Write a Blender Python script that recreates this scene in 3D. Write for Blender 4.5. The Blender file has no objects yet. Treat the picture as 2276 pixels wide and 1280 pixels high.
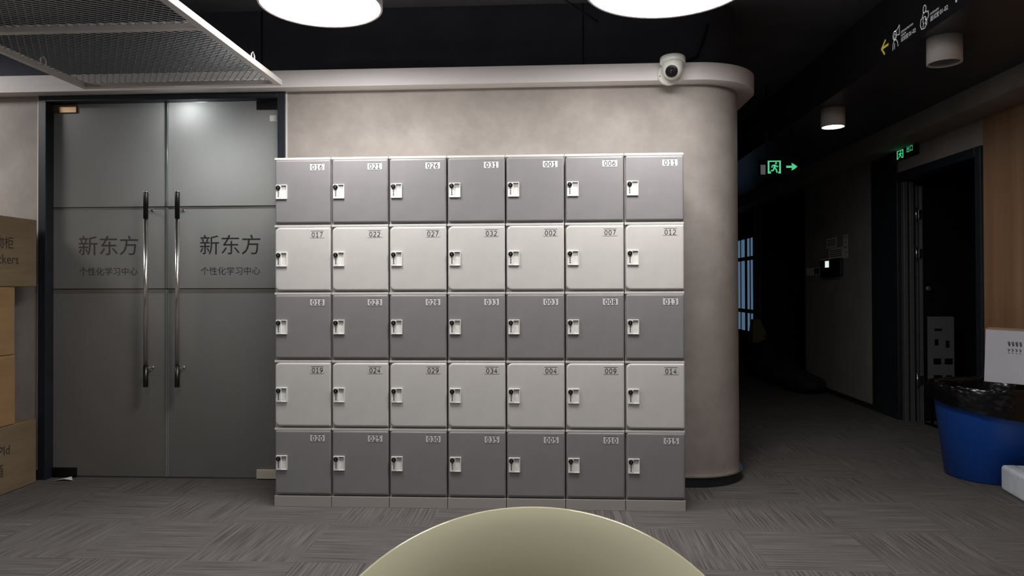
import bpy, bmesh, math, random
from mathutils import Vector, Matrix, noise

# ------------------------------------------------------------------ camera
S = bpy.context.scene
COL = S.collection
EYE = 1.172
FPX = 1620.0
yaw, pitch, roll = math.radians(3.15), math.radians(0.5), math.radians(0.19)
fw = Vector((-math.sin(yaw) * math.cos(pitch), math.cos(yaw) * math.cos(pitch), math.sin(pitch)))
rt = Vector((math.cos(yaw), math.sin(yaw), 0))
up = rt.cross(fw)
rt2 = rt * math.cos(roll) - up * math.sin(roll)
up2 = up * math.cos(roll) + rt * math.sin(roll)
cam = bpy.data.cameras.new('camera')
co = bpy.data.objects.new('camera', cam)
COL.objects.link(co)
M = Matrix.Identity(4)
for i in range(3):
    M[i][0], M[i][1], M[i][2] = rt2[i], up2[i], -fw[i]
M[0][3], M[1][3], M[2][3] = 0, 0, EYE
co.matrix_world = M
cam.sensor_fit = 'HORIZONTAL'
cam.sensor_width = 36.0
cam.lens = FPX / 2276 * 36.0
cam.shift_y = -FPX * math.tan(pitch) / 2276
cam.clip_start = 0.05
cam.clip_end = 100
S.camera = co

# ------------------------------------------------------------------ world, exposure
w = bpy.data.worlds.new('world')
S.world = w
w.use_nodes = True
w.node_tree.nodes['Background'].inputs[0].default_value = (0.9, 0.95, 1.0, 1)
w.node_tree.nodes['Background'].inputs[1].default_value = 0.18
S.view_settings.view_transform = 'Standard'
S.view_settings.look = 'None'
S.view_settings.gamma = 1
S.view_settings.exposure = 0.0
LAMP = 30.0          # radiance of the big disc lamps
BACK = 26.0

# ------------------------------------------------------------------ materials
def lin(c):
    return tuple(((v / 255) / 12.92 if v / 255 <= 0.04045 else ((v / 255 + 0.055) / 1.055) ** 2.4) for v in c)

def mat(name, col, rough=0.5, metal=0.0, spec=0.5, emit=None, estr=0.0, alb=False):
    m = bpy.data.materials.new(name)
    m.use_nodes = True
    b = m.node_tree.nodes['Principled BSDF']
    c = col if alb else lin(col)
    b.inputs['Base Color'].default_value = (*c, 1)
    b.inputs['Roughness'].default_value = rough
    b.inputs['Metallic'].default_value = metal
    b.inputs['Specular IOR Level'].default_value = spec
    if emit:
        b.inputs['Emission Color'].default_value = (*emit, 1)
        b.inputs['Emission Strength'].default_value = estr
    return m

def nd(m, t, **kw):
    n = m.node_tree.nodes.new(t)
    for k, v in kw.items():
        setattr(n, k, v)
    return n

def mottle(m, c1, c2, scale=(2, 2, 2), detail=6, bump=0.0, bscale=60, lo=0.35, hi=0.65):
    """procedural two-tone mottling in object space with optional bump"""
    nt = m.node_tree
    b = nt.nodes['Principled BSDF']
    tc = nd(m, 'ShaderNodeTexCoord')
    mp = nd(m, 'ShaderNodeMapping')
    mp.inputs['Scale'].default_value = scale
    no = nd(m, 'ShaderNodeTexNoise')
    no.inputs['Scale'].default_value = 1.0
    no.inputs['Detail'].default_value = detail
    no.inputs['Roughness'].default_value = 0.65
    cr = nd(m, 'ShaderNodeValToRGB')
    cr.color_ramp.elements[0].position = lo
    cr.color_ramp.elements[1].position = hi
    cr.color_ramp.elements[0].color = (*lin(c1), 1)
    cr.color_ramp.elements[1].color = (*lin(c2), 1)
    nt.links.new(tc.outputs['Object'], mp.inputs[0])
    nt.links.new(mp.outputs[0], no.inputs['Vector'])
    nt.links.new(no.outputs['Fac'], cr.inputs[0])
    nt.links.new(cr.outputs[0], b.inputs['Base Color'])
    if bump:
        n2 = nd(m, 'ShaderNodeTexNoise')
        n2.inputs['Scale'].default_value = bscale
        n2.inputs['Detail'].default_value = 4
        bp = nd(m, 'ShaderNodeBump')
        bp.inputs['Strength'].default_value = bump
        bp.inputs['Distance'].default_value = 0.01
        nt.links.new(tc.outputs['Object'], n2.inputs['Vector'])
        nt.links.new(n2.outputs['Fac'], bp.inputs['Height'])
        nt.links.new(bp.outputs[0], b.inputs['Normal'])
    return m

PLASTER = mottle(mat('grey_plaster', (160, 151, 145), 0.6, spec=0.3), (147, 139, 133), (169, 161, 155), (3, 3, 3), 8, 0.06, 40)
CORNICE = mottle(mat('cornice_paint', (222, 215, 212), 0.55), (219, 212, 209), (227, 221, 218), (1.5, 6, 20), 5)
BLACKWALL = mottle(mat('black_paint', (72, 73, 82), 0.7, spec=0.2), (68, 69, 78), (76, 77, 87), (3, 3, 3))
CEILING = mottle(mat('dark_ceiling_paint', (70, 70, 74), 0.8, spec=0.2), (88, 88, 93), (102, 102, 108), (2, 2, 2))
BULK = mottle(mat('bulkhead_paint', (52, 52, 56), 0.35, spec=0.3), (62, 62, 67), (68, 68, 74), (2, 2, 2))
CORRWALL = mottle(mat('corridor_paint', (120, 116, 112), 0.7, spec=0.2), (146, 140, 134), (158, 152, 146), (3, 3, 3))
BLACKFRAME = mottle(mat('black_frame', (30, 36, 42), 0.45), (27, 33, 39), (33, 39, 46), (6, 6, 6))
DARKROOM = mat('dark_room', (30, 30, 32), 0.9)
LIGHTP = mottle(mat('light_grey_plastic', (196, 192, 186), 0.42), (191, 188, 183), (197, 194, 189), (8, 8, 8))
DARKP = mottle(mat('dark_grey_plastic', (128, 125, 126), 0.42), (126, 123, 124), (131, 128, 129), (8, 8, 8))
PLINTHP = mat('plinth_plastic', (158, 152, 147), 0.5)
WHITEP = mat('white_plastic', (226, 225, 219), 0.35)
PLATEP = mat('plate_plastic', (206, 204, 205), 0.4)
INK = mat('dark_ink', (40, 40, 42), 0.6)
BLACKP = mat('black_plastic', (14, 14, 15), 0.3)
STEEL = mat('polished_steel', (232, 226, 220), 0.22, 1.0)
SATIN = mat('satin_patch', (222, 212, 196), 0.5, 0.2)
DSTEEL = mat('dark_steel', (70, 68, 66), 0.35, 1.0)
BRONZE = mat('bronze_patch', (150, 124, 98), 0.4, 0.9)
ALU = mottle(mat('aluminium', (120, 120, 122), 0.4, 0.6), (114, 114, 116), (126, 126, 128), (4, 4, 30))
PAINTW = mat('white_paint_metal', (222, 216, 212), 0.45)
GREYMETAL = mat('grey_mesh_metal', (150, 150, 150), 0.5, 0.3)
MESHDARK = mat('mesh_strand_metal', (112, 112, 112), 0.5, 0.3)
CREAM = mat('cream_gloss_plastic', (226, 220, 188), 0.08, spec=0.5)
CARD = mottle(mat('cardboard', (150, 118, 84), 0.85, spec=0.1), (142, 111, 78), (156, 124, 89), (2, 2, 14), 4)
CARDO = mottle(mat('olive_cardboard', (122, 106, 84), 0.85, spec=0.1), (116, 100, 79), (128, 112, 89), (2, 2, 14), 4)
CARDINK = mat('carton_print', (44, 38, 34), 0.8)
WCARD = mottle(mat('white_carton', (196, 196, 204), 0.6), (192, 192, 200), (200, 200, 207), (3, 3, 3))
KRAFT = mat('kraft_edge', (170, 150, 120), 0.8)
BLUE = mottle(mat('blue_plastic', (24, 78, 168), 0.4), (22, 75, 162), (26, 82, 174), (5, 5, 5))
BAG = mat('black_bag_film', (10, 10, 12), 0.22, spec=0.6)
FOAM = mottle(mat('white_wrapped_foam', (205, 210, 215), 0.35), (196, 202, 208), (214, 218, 222), (12, 12, 12), 5, 0.3, 18)
PAPER = mat('paper', (222, 220, 214), 0.8)
GREEN = mat('lit_green', (20, 60, 40), 0.5, emit=(0.07, 0.62, 0.26), estr=0.9)
SIGNBLACK = mat('sign_black', (7, 7, 7), 0.8, spec=0.1)
LETTER = mat('sign_white_vinyl_glow', (235, 235, 238), 0.5, emit=(0.9, 0.9, 0.93), estr=0.32)  # slight emission stands in for light falling on the lettering
YELLOW = mat('sign_yellow_vinyl_glow', (232, 214, 90), 0.5, emit=(0.75, 0.62, 0.1), estr=0.32)  # arrow glows a little too, in place of light falling on it
SCREEN = mat('lit_screen', (200, 220, 215), 0.4, emit=(0.72, 0.85, 0.82), estr=1.0)
LAMPM = mat('lamp_diffuser', (240, 240, 240), 0.5, emit=(1.0, 0.98, 0.965), estr=LAMP)
LAMPL = mat('lamp_diffuser_left', (240, 240, 240), 0.5, emit=(1.0, 0.98, 0.965), estr=LAMP * 1.45)
BACKM = mat('lamp_diffuser_back', (240, 240, 240), 0.5, emit=(1.0, 0.98, 0.965), estr=BACK)
BACKR = mat('lamp_diffuser_back_right', (240, 240, 240), 0.5, emit=(1.0, 0.98, 0.965), estr=BACK * 1.1)
SPOTM = mat('downlight_diffuser', (240, 240, 240), 0.5, emit=(1.0, 0.98, 0.95), estr=48.0)
OFFLENS = mat('downlight_lens_off', (120, 124, 130), 0.2)
BLUEPANE = mat('blue_lit_pane', (30, 40, 60), 0.2, emit=(0.075, 0.135, 0.21), estr=0.9)
GREYBOARD = mat('grey_board', (92, 92, 94), 0.8)
DARKBAG = mat('dark_fabric_bag', (26, 26, 28), 0.8)
OLIVE = mat('olive_paper', (140, 134, 92), 0.8)
LOGO = mat('door_lettering', (42, 43, 42), 0.35)
LOGOF = mat('door_lettering_faint', (58, 54, 52), 0.4)

# frosted glass: film-covered pane, dull body, blurred reflection, diffused light from the room behind
GLASS = mat('frosted_glass', (118, 120, 118), 0.3, spec=0.6)
mottle(GLASS, (122, 118, 114), (130, 126, 122), (3, 3, 1.2), 3)
_t = nd(GLASS, 'ShaderNodeBsdfTranslucent')
_t.inputs[0].default_value = (0.8, 0.8, 0.79, 1)
_m = nd(GLASS, 'ShaderNodeMixShader')
_m.inputs[0].default_value = 0.35
_l = GLASS.node_tree.links
_l.new(GLASS.node_tree.nodes['Principled BSDF'].outputs[0], _m.inputs[1])
_l.new(_t.outputs[0], _m.inputs[2])
_l.new(_m.outputs[0], GLASS.node_tree.nodes['Material Output'].inputs[0])
CLEARG = mat('clear_gap_glass', (52, 52, 50), 0.15)
GEDGE = mat('polished_glass_edge', (150, 160, 158), 0.2)
DGLASS = mat('dark_glass', (22, 23, 25), 0.08, spec=0.5)

# wood panel with vertical grain
WOOD = mat('wood_panel', (150, 118, 88), 0.5, spec=0.3)
mottle(WOOD, (140, 104, 76), (164, 130, 100), (3, 9, 0.35), 6, lo=0.3, hi=0.7)

# carpet tiles, lines turned a quarter turn from tile to tile
CARPET = mat('carpet_tiles', (100, 98, 95), 0.95, spec=0.05)
def carpet(m):
    nt = m.node_tree
    L = nt.links
    b = nt.nodes['Principled BSDF']
    tc = nd(m, 'ShaderNodeTexCoord')
    sh = nd(m, 'ShaderNodeMapping')
    sh.inputs['Location'].default_value = (0.1, -0.08, 0)
    L.new(tc.outputs['Object'], sh.inputs[0])
    ck = nd(m, 'ShaderNodeTexChecker')
    ck.inputs['Scale'].default_value = 2.0
    z = nd(m, 'ShaderNodeVectorMath', operation='MULTIPLY')
    z.inputs[1].default_value = (1, 1, 0)
    zz = nd(m, 'ShaderNodeVectorMath', operation='ADD')
    zz.inputs[1].default_value = (0, 0, 0.11)
    L.new(sh.outputs[0], z.inputs[0])
    L.new(z.outputs[0], zz.inputs[0])
    L.new(zz.outputs[0], ck.inputs['Vector'])
    def lines(scale):
        mp = nd(m, 'ShaderNodeMapping')
        mp.inputs['Scale'].default_value = scale
        n = nd(m, 'ShaderNodeTexNoise')
        n.inputs['Scale'].default_value = 1.0
        n.inputs['Detail'].default_value = 3
        n.inputs['Roughness'].default_value = 0.6
        L.new(tc.outputs['Object'], mp.inputs[0])
        L.new(mp.outputs[0], n.inputs['Vector'])
        return n
    a, c = lines((2.5, 150, 1)), lines((150, 2.5, 1))
    mx = nd(m, 'ShaderNodeMix', data_type='FLOAT')
    L.new(ck.outputs['Fac'], mx.inputs[0])
    L.new(a.outputs['Fac'], mx.inputs[2])
    L.new(c.outputs['Fac'], mx.inputs[3])
    cr = nd(m, 'ShaderNodeValToRGB')
    cr.color_ramp.elements[0].position = 0.34
    cr.color_ramp.elements[1].position = 0.62
    cr.color_ramp.elements[0].color = (*lin((70, 66, 65)), 1)
    cr.color_ramp.elements[1].color = (*lin((104, 101, 99)), 1)
    L.new(mx.outputs[0], cr.inputs[0])
    big = nd(m, 'ShaderNodeTexNoise')
    big.inputs['Scale'].default_value = 1.3
    L.new(tc.outputs['Object'], big.inputs['Vector'])
    mr = nd(m, 'ShaderNodeMapRange')
    mr.inputs[3].default_value = 0.85
    mr.inputs[4].default_value = 1.15
    L.new(big.outputs['Fac'], mr.inputs[0])
    hm = nd(m, 'ShaderNodeMix', data_type='RGBA', blend_type='MULTIPLY')
    hm.inputs[0].default_value = 1.0
    L.new(cr.outputs[0], hm.inputs[6])
    L.new(mr.outputs[0], hm.inputs[7])
    L.new(hm.outputs[2], b.inputs['Base Color'])
    bp = nd(m, 'ShaderNodeBump')
    bp.inputs['Strength'].default_value = 0.35
    bp.inputs['Distance'].default_value = 0.004
    L.new(mx.outputs[0], bp.inputs['Height'])
    L.new(bp.outputs[0], b.inputs['Normal'])
carpet(CARPET)

# ------------------------------------------------------------------ mesh helpers
class MB:
    """collects shapes in world (or local) coordinates; build() links ONE mesh object"""
    def __init__(self):
        self.v, self.f, self.m, self.s = [], [], [], []

    def add(self, vs, fs, mi=0, smooth=False):
        o = len(self.v)
        self.v += [tuple(p) for p in vs]
        for f in fs:
            self.f.append([o + i for i in f])
            self.m.append(mi)
            self.s.append(smooth)
        return self

    def box(self, a, b, bev=0.0, mi=0, seg=2, mtx=None):
        bm = bmesh.new()
        bmesh.ops.create_cube(bm, size=1)
        c = [(a[i] + b[i]) / 2 for i in range(3)]
        d = [abs(b[i] - a[i]) for i in range(3)]
        for v in bm.verts:
            v.co = Vector((v.co[i] * d[i] + c[i] for i in range(3)))
        if bev > 0:
            bmesh.ops.bevel(bm, geom=bm.edges[:], offset=bev, segments=seg, profile=0.5, affect='EDGES', clamp_overlap=True)
        if mtx:
            bm.transform(mtx)
        bm.verts.index_update()
        self.add([v.co[:] for v in bm.verts], [[v.index for v in f.verts] for f in bm.faces], mi)
        bm.free()
        return self

    def loft(self, rings, mi=0, smooth=False, cap0=False, cap1=False, closed=True):
        n = len(rings[0])
        o = len(self.v)
        for r in rings:
            self.v += [tuple(p) for p in r]
        for k in range(len(rings) - 1):
            for i in range(n if closed else n - 1):
                j = (i + 1) % n
                self.f.append([o + k * n + i, o + k * n + j, o + (k + 1) * n + j, o + (k + 1) * n + i])
                self.m.append(mi)
                self.s.append(smooth)
        if cap0:
            self.f.append([o + i for i in range(n)][::-1]); self.m.append(mi); self.s.append(False)
        if cap1:
            k = len(rings) - 1
            self.f.append([o + k * n + i for i in range(n)]); self.m.append(mi); self.s.append(False)
        return self

    def lathe(self, prof, c=(0, 0, 0), axis=(0, 0, 1), n=32, mi=0, smooth=True, cap0=True, cap1=True):
        """prof: list of (radius, height along axis)"""
        ax = Vector(axis).normalized()
        t = Vector((1, 0, 0)) if abs(ax.x) < 0.9 else Vector((0, 1, 0))
        e1 = ax.cross(t).normalized()
        e2 = ax.cross(e1)
        c = Vector(c)
        rings = [[c + ax * h + (e1 * math.cos(2 * math.pi * i / n) + e2 * math.sin(2 * math.pi * i / n)) * r for i in range(n)] for r, h in prof]
        return self.loft(rings, mi, smooth, cap0, cap1)

    def cyl(self, p0, p1, r, n=20, mi=0, smooth=True):
        p0, p1 = Vector(p0), Vector(p1)
        return self.lathe([(r, 0), (r, (p1 - p0).length)], p0, p1 - p0, n, mi, smooth)

    def tube(self, pts, r, n=8, mi=0):
        pts = [Vector(p) for p in pts]
        rings = []
        for k, p in enumerate(pts):
            d = (pts[min(k + 1, len(pts) - 1)] - pts[max(k - 1, 0)]).normalized()
            t = Vector((0, 0, 1)) if abs(d.z) < 0.9 else Vector((1, 0, 0))
            e1 = d.cross(t).normalized()
            e2 = d.cross(e1)
            rings.append([p + (e1 * math.cos(2 * math.pi * i / n) + e2 * math.sin(2 * math.pi * i / n)) * r for i in range(n)])
        return self.loft(rings, mi, True, True, True)

    def prism(self, poly, z0, z1, mi=0, smooth=False):
        """2-D polygon (x,y) raised from z0 to z1"""
        n = len(poly)
        return self.loft([[(x, y, z0) for x, y in poly], [(x, y, z1) for x, y in poly]], mi, smooth, True, True)

    def flat(self, polys, o, ex, ey, mi=0):
        """2-D polygons laid in the plane o + x*ex + y*ey"""
        o, ex, ey = Vector(o), Vector(ex), Vector(ey)
        for poly in polys:
            self.add([o + ex * x + ey * y for x, y in poly], [list(range(len(poly)))], mi)
        return self

    def text(self, s, size, o, ex, ey, mi=0, align='LEFT', sx=1.0):
        vs, fs = glyphs(s, align)
        o, ex, ey = Vector(o), Vector(ex), Vector(ey)
        self.add([o + ex * (x * size * sx) + ey * (y * size) for x, y in vs], fs, mi)
        return self

    def mesh(self, name, mats, off=(0, 0, 0)):
        me = bpy.data.meshes.new(name)
        ox, oy, oz = off
        me.from_pydata([(x - ox, y - oy, z - oz) for x, y, z in self.v], [], self.f)
        for m in (mats if isinstance(mats, (list, tuple)) else [mats]):
            me.materials.append(m)
        me.polygons.foreach_set('material_index', self.m)
        me.polygons.foreach_set('use_smooth', self.s)
        bm = bmesh.new()
        bm.from_mesh(me)
        bmesh.ops.recalc_face_normals(bm, faces=bm.faces[:])
        bm.to_mesh(me)
        bm.free()
        me.update()
        return me

    def build(self, name, mats, parent=None, **tags):
        off = world_loc(parent)
        return link(name, self.mesh(name, mats, off), parent, **tags)

_g = {}
def glyphs(s, align='LEFT'):
    if (s, align) in _g:
        return _g[(s, align)]
    cu = bpy.data.curves.new('glyph', 'FONT')
    cu.body = s
    cu.size = 1.0
    cu.align_x = align
    cu.resolution_u = 3
    ob = bpy.data.objects.new('glyph', cu)
    COL.objects.link(ob)
    dg = bpy.context.evaluated_depsgraph_get()
    me = ob.evaluated_get(dg).to_mesh()
    r = ([(v.co.x, v.co.y) for v in me.vertices], [list(p.vertices) for p in me.polygons])
    ob.evaluated_get(dg).to_mesh_clear()
    bpy.data.objects.remove(ob)
    bpy.data.curves.remove(cu)
    _g[(s, align)] = r
    return r

def world_loc(p):
    v = Vector((0, 0, 0))
    while p:
        v += p.location
        p = p.parent
    return v

def tag(o, label=None, cat=None, group=None, kind=None):
    for k, v in (('label', label), ('category', cat), ('group', group), ('kind', kind)):
        if v:
            o[k] = v
    return o

def link(name, me, parent=None, **tags):
    o = bpy.data.objects.new(name, me)
    COL.objects.link(o)
    if parent:
        o.parent = parent
    return tag(o, **tags)

def thing(name, loc, label, cat, group=None, kind=None):
    o = bpy.data.objects.new(name, None)
    o.empty_display_size = 0.05
    COL.objects.link(o)
    o.location = loc
    return tag(o, label, cat, group, kind)

def struct(name, mb, m):
    return mb.build(name, m, None, kind='structure')

def stroke(pts, wd):
    """a polyline as one mitred strip of flat quads of width wd"""
    closed = math.dist(pts[0], pts[-1]) < 1e-6
    n = len(pts)
    def nrm(a, b):
        L = math.hypot(b[0] - a[0], b[1] - a[1]) or 1e-6
        return (-(b[1] - a[1]) / L, (b[0] - a[0]) / L)
    L_, R_ = [], []
    for k, p in enumerate(pts):
        a = nrm(pts[k - 1], p) if k > 0 else (nrm(pts[-2], p) if closed else nrm(p, pts[1]))
        b = nrm(p, pts[k + 1]) if k < n - 1 else (nrm(p, pts[1]) if closed else a)
        mx, my = a[0] + b[0], a[1] + b[1]
        d = max(0.35, 1 + a[0] * b[0] + a[1] * b[1])
        mx, my = mx / d * wd / 2, my / d * wd / 2
        L_.append((p[0] + mx, p[1] + my))
        R_.append((p[0] - mx, p[1] - my))
    return [[R_[k], R_[k + 1], L_[k + 1], L_[k]] for k in range(n - 1)]

def arc(cx, cy, rx, ry, a0, a1, n=12):
    return [(cx + rx * math.cos(math.radians(a0 + (a1 - a0) * i / n)), cy + ry * math.sin(math.radians(a0 + (a1 - a0) * i / n))) for i in range(n + 1)]

def rect(x0, y0, x1, y1):
    return [(x0, y0), (x1, y0), (x1, y1), (x0, y1)]

# ------------------------------------------------------------------ setting
WY = 4.34            # face of the back wall
CX, CR = 0.84, 0.32  # rounded corner of the back wall
def path(off, x0, y1=13.0, n=72):
    p = [(x0, WY - off)]
    for i in range(n + 1):
        a = math.radians(-90 + 90 * i / n)
        p.append((CX + (CR + off) * math.cos(a), WY + CR + (CR + off) * math.sin(a)))
    p.append((CX + CR + off, y1))
    return p

def strip(mb, outer, inner, z0, z1, mi=0, smooth=True):
    rings = []
    for (ox, oy), (ix, iy) in zip(outer, inner):
        rings.append([(ox, oy, z0), (ox, oy, z1), (ix, iy, z1), (ix, iy, z0)])
    # faces need flat top/bottom: loft along the path, each profile a closed ring
    return mb.loft(rings, mi, False, True, True)

DX0, DX1 = -3.168, -1.611   # door opening
CEIL = 2.87
struct('floor', MB().add([(-7, -5, 0), (7, -5, 0), (7, 14, 0), (-7, 14, 0)], [[0, 1, 2, 3]]), CARPET)
struct('ceiling', MB().box((-7, -5, CEIL), (7, 14, CEIL + 0.1)), CEILING)

m = MB()
strip(m, path(0, DX1), path(-0.15, DX1), 0, 2.40)
wb = struct('wall_back', m, PLASTER)
m = MB().box((-7, WY, 0), (DX0, WY + 0.15, 2.40))
struct('wall_back_left', m, PLASTER)
m = MB()
strip(m, path(-0.01, -7), path(-0.15, -7), 2.40, CEIL)
for sx in (-1.765, 0.19):
    m.box((sx - 0.002, WY + 0.004, 2.47), (sx + 0.002, WY + 0.02, CEIL), mi=1)
struct('wall_back_upper', m, [BLACKWALL, SIGNBLACK])
m = MB()
strip(m, path(0.10, -7), path(-0.005, -7), 2.369, 2.469)
struct('trim_1', m, CORNICE)
for nm, x0 in (('baseboard_back', DX1 + 0.002),):
    m = MB()
    strip(m, path(0.012, x0), path(-0.002, x0), 0, 0.058, 0)
    strip(m, path(0.020, x0), path(-0.002, x0), 0.058, 0.0635, 1)
    struct(nm, m, [BLACKFRAME, STEEL])
m = MB().box((-7, WY - 0.012, 0), (DX0 - 0.002, WY, 0.058)).box((-7, WY - 0.02, 0.058), (DX0 - 0.002, WY, 0.0635), mi=1)
struct('baseboard_back_left', m, [BLACKFRAME, STEEL])
for n_, x_ in (('trim_5', DX1 + 0.004), ('trim_6', DX0 - 0.004)):
    struct(n_, MB().box((x_ - 0.004, WY - 0.006, 0.064), (x_ + 0.004, WY, 2.369)), CORNICE)

# door lining of the glass doors
m = MB()
m.box((DX0, WY - 0.012, 0), (DX0 + 0.05, WY + 0.14, 2.369), 0.003)
m.box((DX1 - 0.05, WY - 0.012, 0), (DX1, WY + 0.14, 2.369), 0.003)
m.box((DX0 + 0.05, WY - 0.012, 2.332), (DX1 - 0.05, WY + 0.14, 2.369), 0.003)
struct('trim_2', m, BLACKFRAME)
# dark room behind the glass doors
m = MB()
m.box((-4.2, WY + 2.2, 0), (-0.6, WY + 2.3, 2.6))
m.box((-4.3, WY + 0.15, 0), (-4.2, WY + 2.3, 2.6))
m.box((-0.6, WY + 0.15, 0), (-0.5, WY + 2.3, 2.6))
m.box((-4.3, WY + 0.15, 2.6), (-0.5, WY + 2.3, 2.66))
struct('wall_inner_room', m, DARKROOM)

# unseen lamps added behind the frosted doors to brighten patches of the glass
def inner_lamp(x, y, z, r, st, label):
    t = thing('inner_lamp', (x, y, 2.6), label, 'lamp', 'added lamps behind the frosted doors')
    mt = mat('inner_lamp_glow', (240, 240, 240), 0.5, emit=(0.95, 1.0, 1.0), estr=st)
    MB().lathe([(r + 0.01, z), (r + 0.01, z + 0.05), (0.01, z + 0.06)], (x, y, 0), (0, 0, 1), 32, 0, True, False, True).build('shade', PAINTW, t)
    MB().lathe([(r, z + 0.004), (r * 0.7, z - r * 0.5), (0.004, z - r * 0.7)], (x, y, 0), (0, 0, 1), 32, 0, True, False, True).build('bulb_cover', mt, t)
    MB().cyl((x, y, z + 0.05), (x, y, 2.6), 0.004, 8).build('stem', DSTEEL, t)
inner_lamp(-2.24, WY + 0.20, 2.33, 0.045, 48.0, 'glow behind the top of the right frosted glass door')
inner_lamp(-2.00, WY + 0.50, 2.12, 0.10, 40.0, 'softer glow lower behind the right frosted glass door')

# bulkhead over the right side of the corridor and its cornice
struct('trim_3', MB().box((1.96, -5, 2.502), (3.4, 13, CEIL)), BULK)
struct('trim_4', MB().box((2.80, -5, 2.364), (3.2, 13, 2.502)), CORRWALL)
# right wall with a doorway, a dark pillar, a plain length, a second opening
RX = 3.05
struct('wall_right', MB().box((RX, -5, 0), (RX + 0.12, 5.33, 2.364)), WOOD)
struct('wall_right_lintel', MB().box((RX, 5.33, 2.172), (RX + 0.12, 6.60, 2.364)), CORRWALL)
m = MB().box((RX - 0.012, 6.60, 0), (RX + 0.12, 7.12, 2.364), 0.004)
struct('wall_right_pillar', m, BLACKFRAME)
m = MB().box((RX, 7.12, 0), (RX + 0.12, 8.97, 2.364))
struct('wall_right_far', m, CORRWALL)
struct('baseboard_right', MB().box((RX - 0.012, 7.12, 0), (RX, 8.97, 0.05)).box((RX - 0.018, 7.12, 0.05), (RX, 8.97, 0.056), mi=1), [BLACKFRAME, ALU])
m = MB()
m.box((RX, 8.97, 2.1), (RX + 0.12, 10.70, 2.364))
m.box((RX + 1.2, 8.97, 0), (RX + 1.3, 10.70, 2.364))
m.box((RX, 10.70, 0), (RX + 1.3, 10.82, 2.364))
m.box((RX + 0.12, 8.90, 0), (RX + 1.3, 8.97, 2.364))
struct('wall_right_recess', m, DARKROOM)
struct('wall_right_end', MB().box((RX, 10.82, 0), (RX + 0.12, 11.22, 2.364)), CORRWALL)
m = MB().box((RX, 11.22, 0), (RX + 0.12, 13, 0.44)).box((RX, 11.22, 1.98), (RX + 0.12, 13, 2.364)).box((RX, 12.45, 0.44), (RX + 0.12, 13, 1.98))
struct('wall_right_window', m, BLACKFRAME)
struct('wall_corridor_end', MB().box((0.9, 13.0, 0), (3.4, 13.1, CEIL)), DARKROOM)
# doorway lining
m = MB()
m.box((RX - 0.02, 5.33, 0), (RX + 0.14, 5.40, 2.172), 0.004)
m.box((RX - 0.02, 5.40, 2.10), (RX + 0.14, 6.60, 2.172), 0.004)
struct('trim_7', m, BLACKFRAME)
# room behind the doorway
m = MB()
m.box((RX + 2.3, 5.2, 0), (RX + 2.4, 8.9, 2.5))
m.box((RX + 0.12, 8.5, 0), (RX + 2.4, 8.6, 2.5))
m.box((RX + 0.12, 5.1, 0), (RX + 2.4, 5.2, 2.5))
m.box((RX + 0.12, 5.1, 2.5), (RX + 2.4, 8.9, 2.6))
struct('wall_side_room', m, CORRWALL)

# lit glazed partition at the far end of the corridor
wn = thing('window_1', (RX, 11.8, 0.44), None, None, kind='structure')
MB().box((RX + 0.004, 11.22, 0.44), (RX + 0.012, 12.45, 1.98)).build('pane', BLUEPANE, wn)
m = MB()
for y in (11.24, 11.42, 11.66, 11.98, 12.42):
    m.box((RX - 0.004, y - (0.018 if y != 11.66 else 0.06), 0.44), (RX + 0.05, y + (0.018 if y != 11.66 else 0.06), 1.98))
for z in (0.46, 0.80, 1.62, 1.96):
    m.box((RX - 0.004, 11.24, z - 0.03), (RX + 0.05, 12.44, z + 0.03))
m.build('window_frame', BLACKFRAME, wn)

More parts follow.
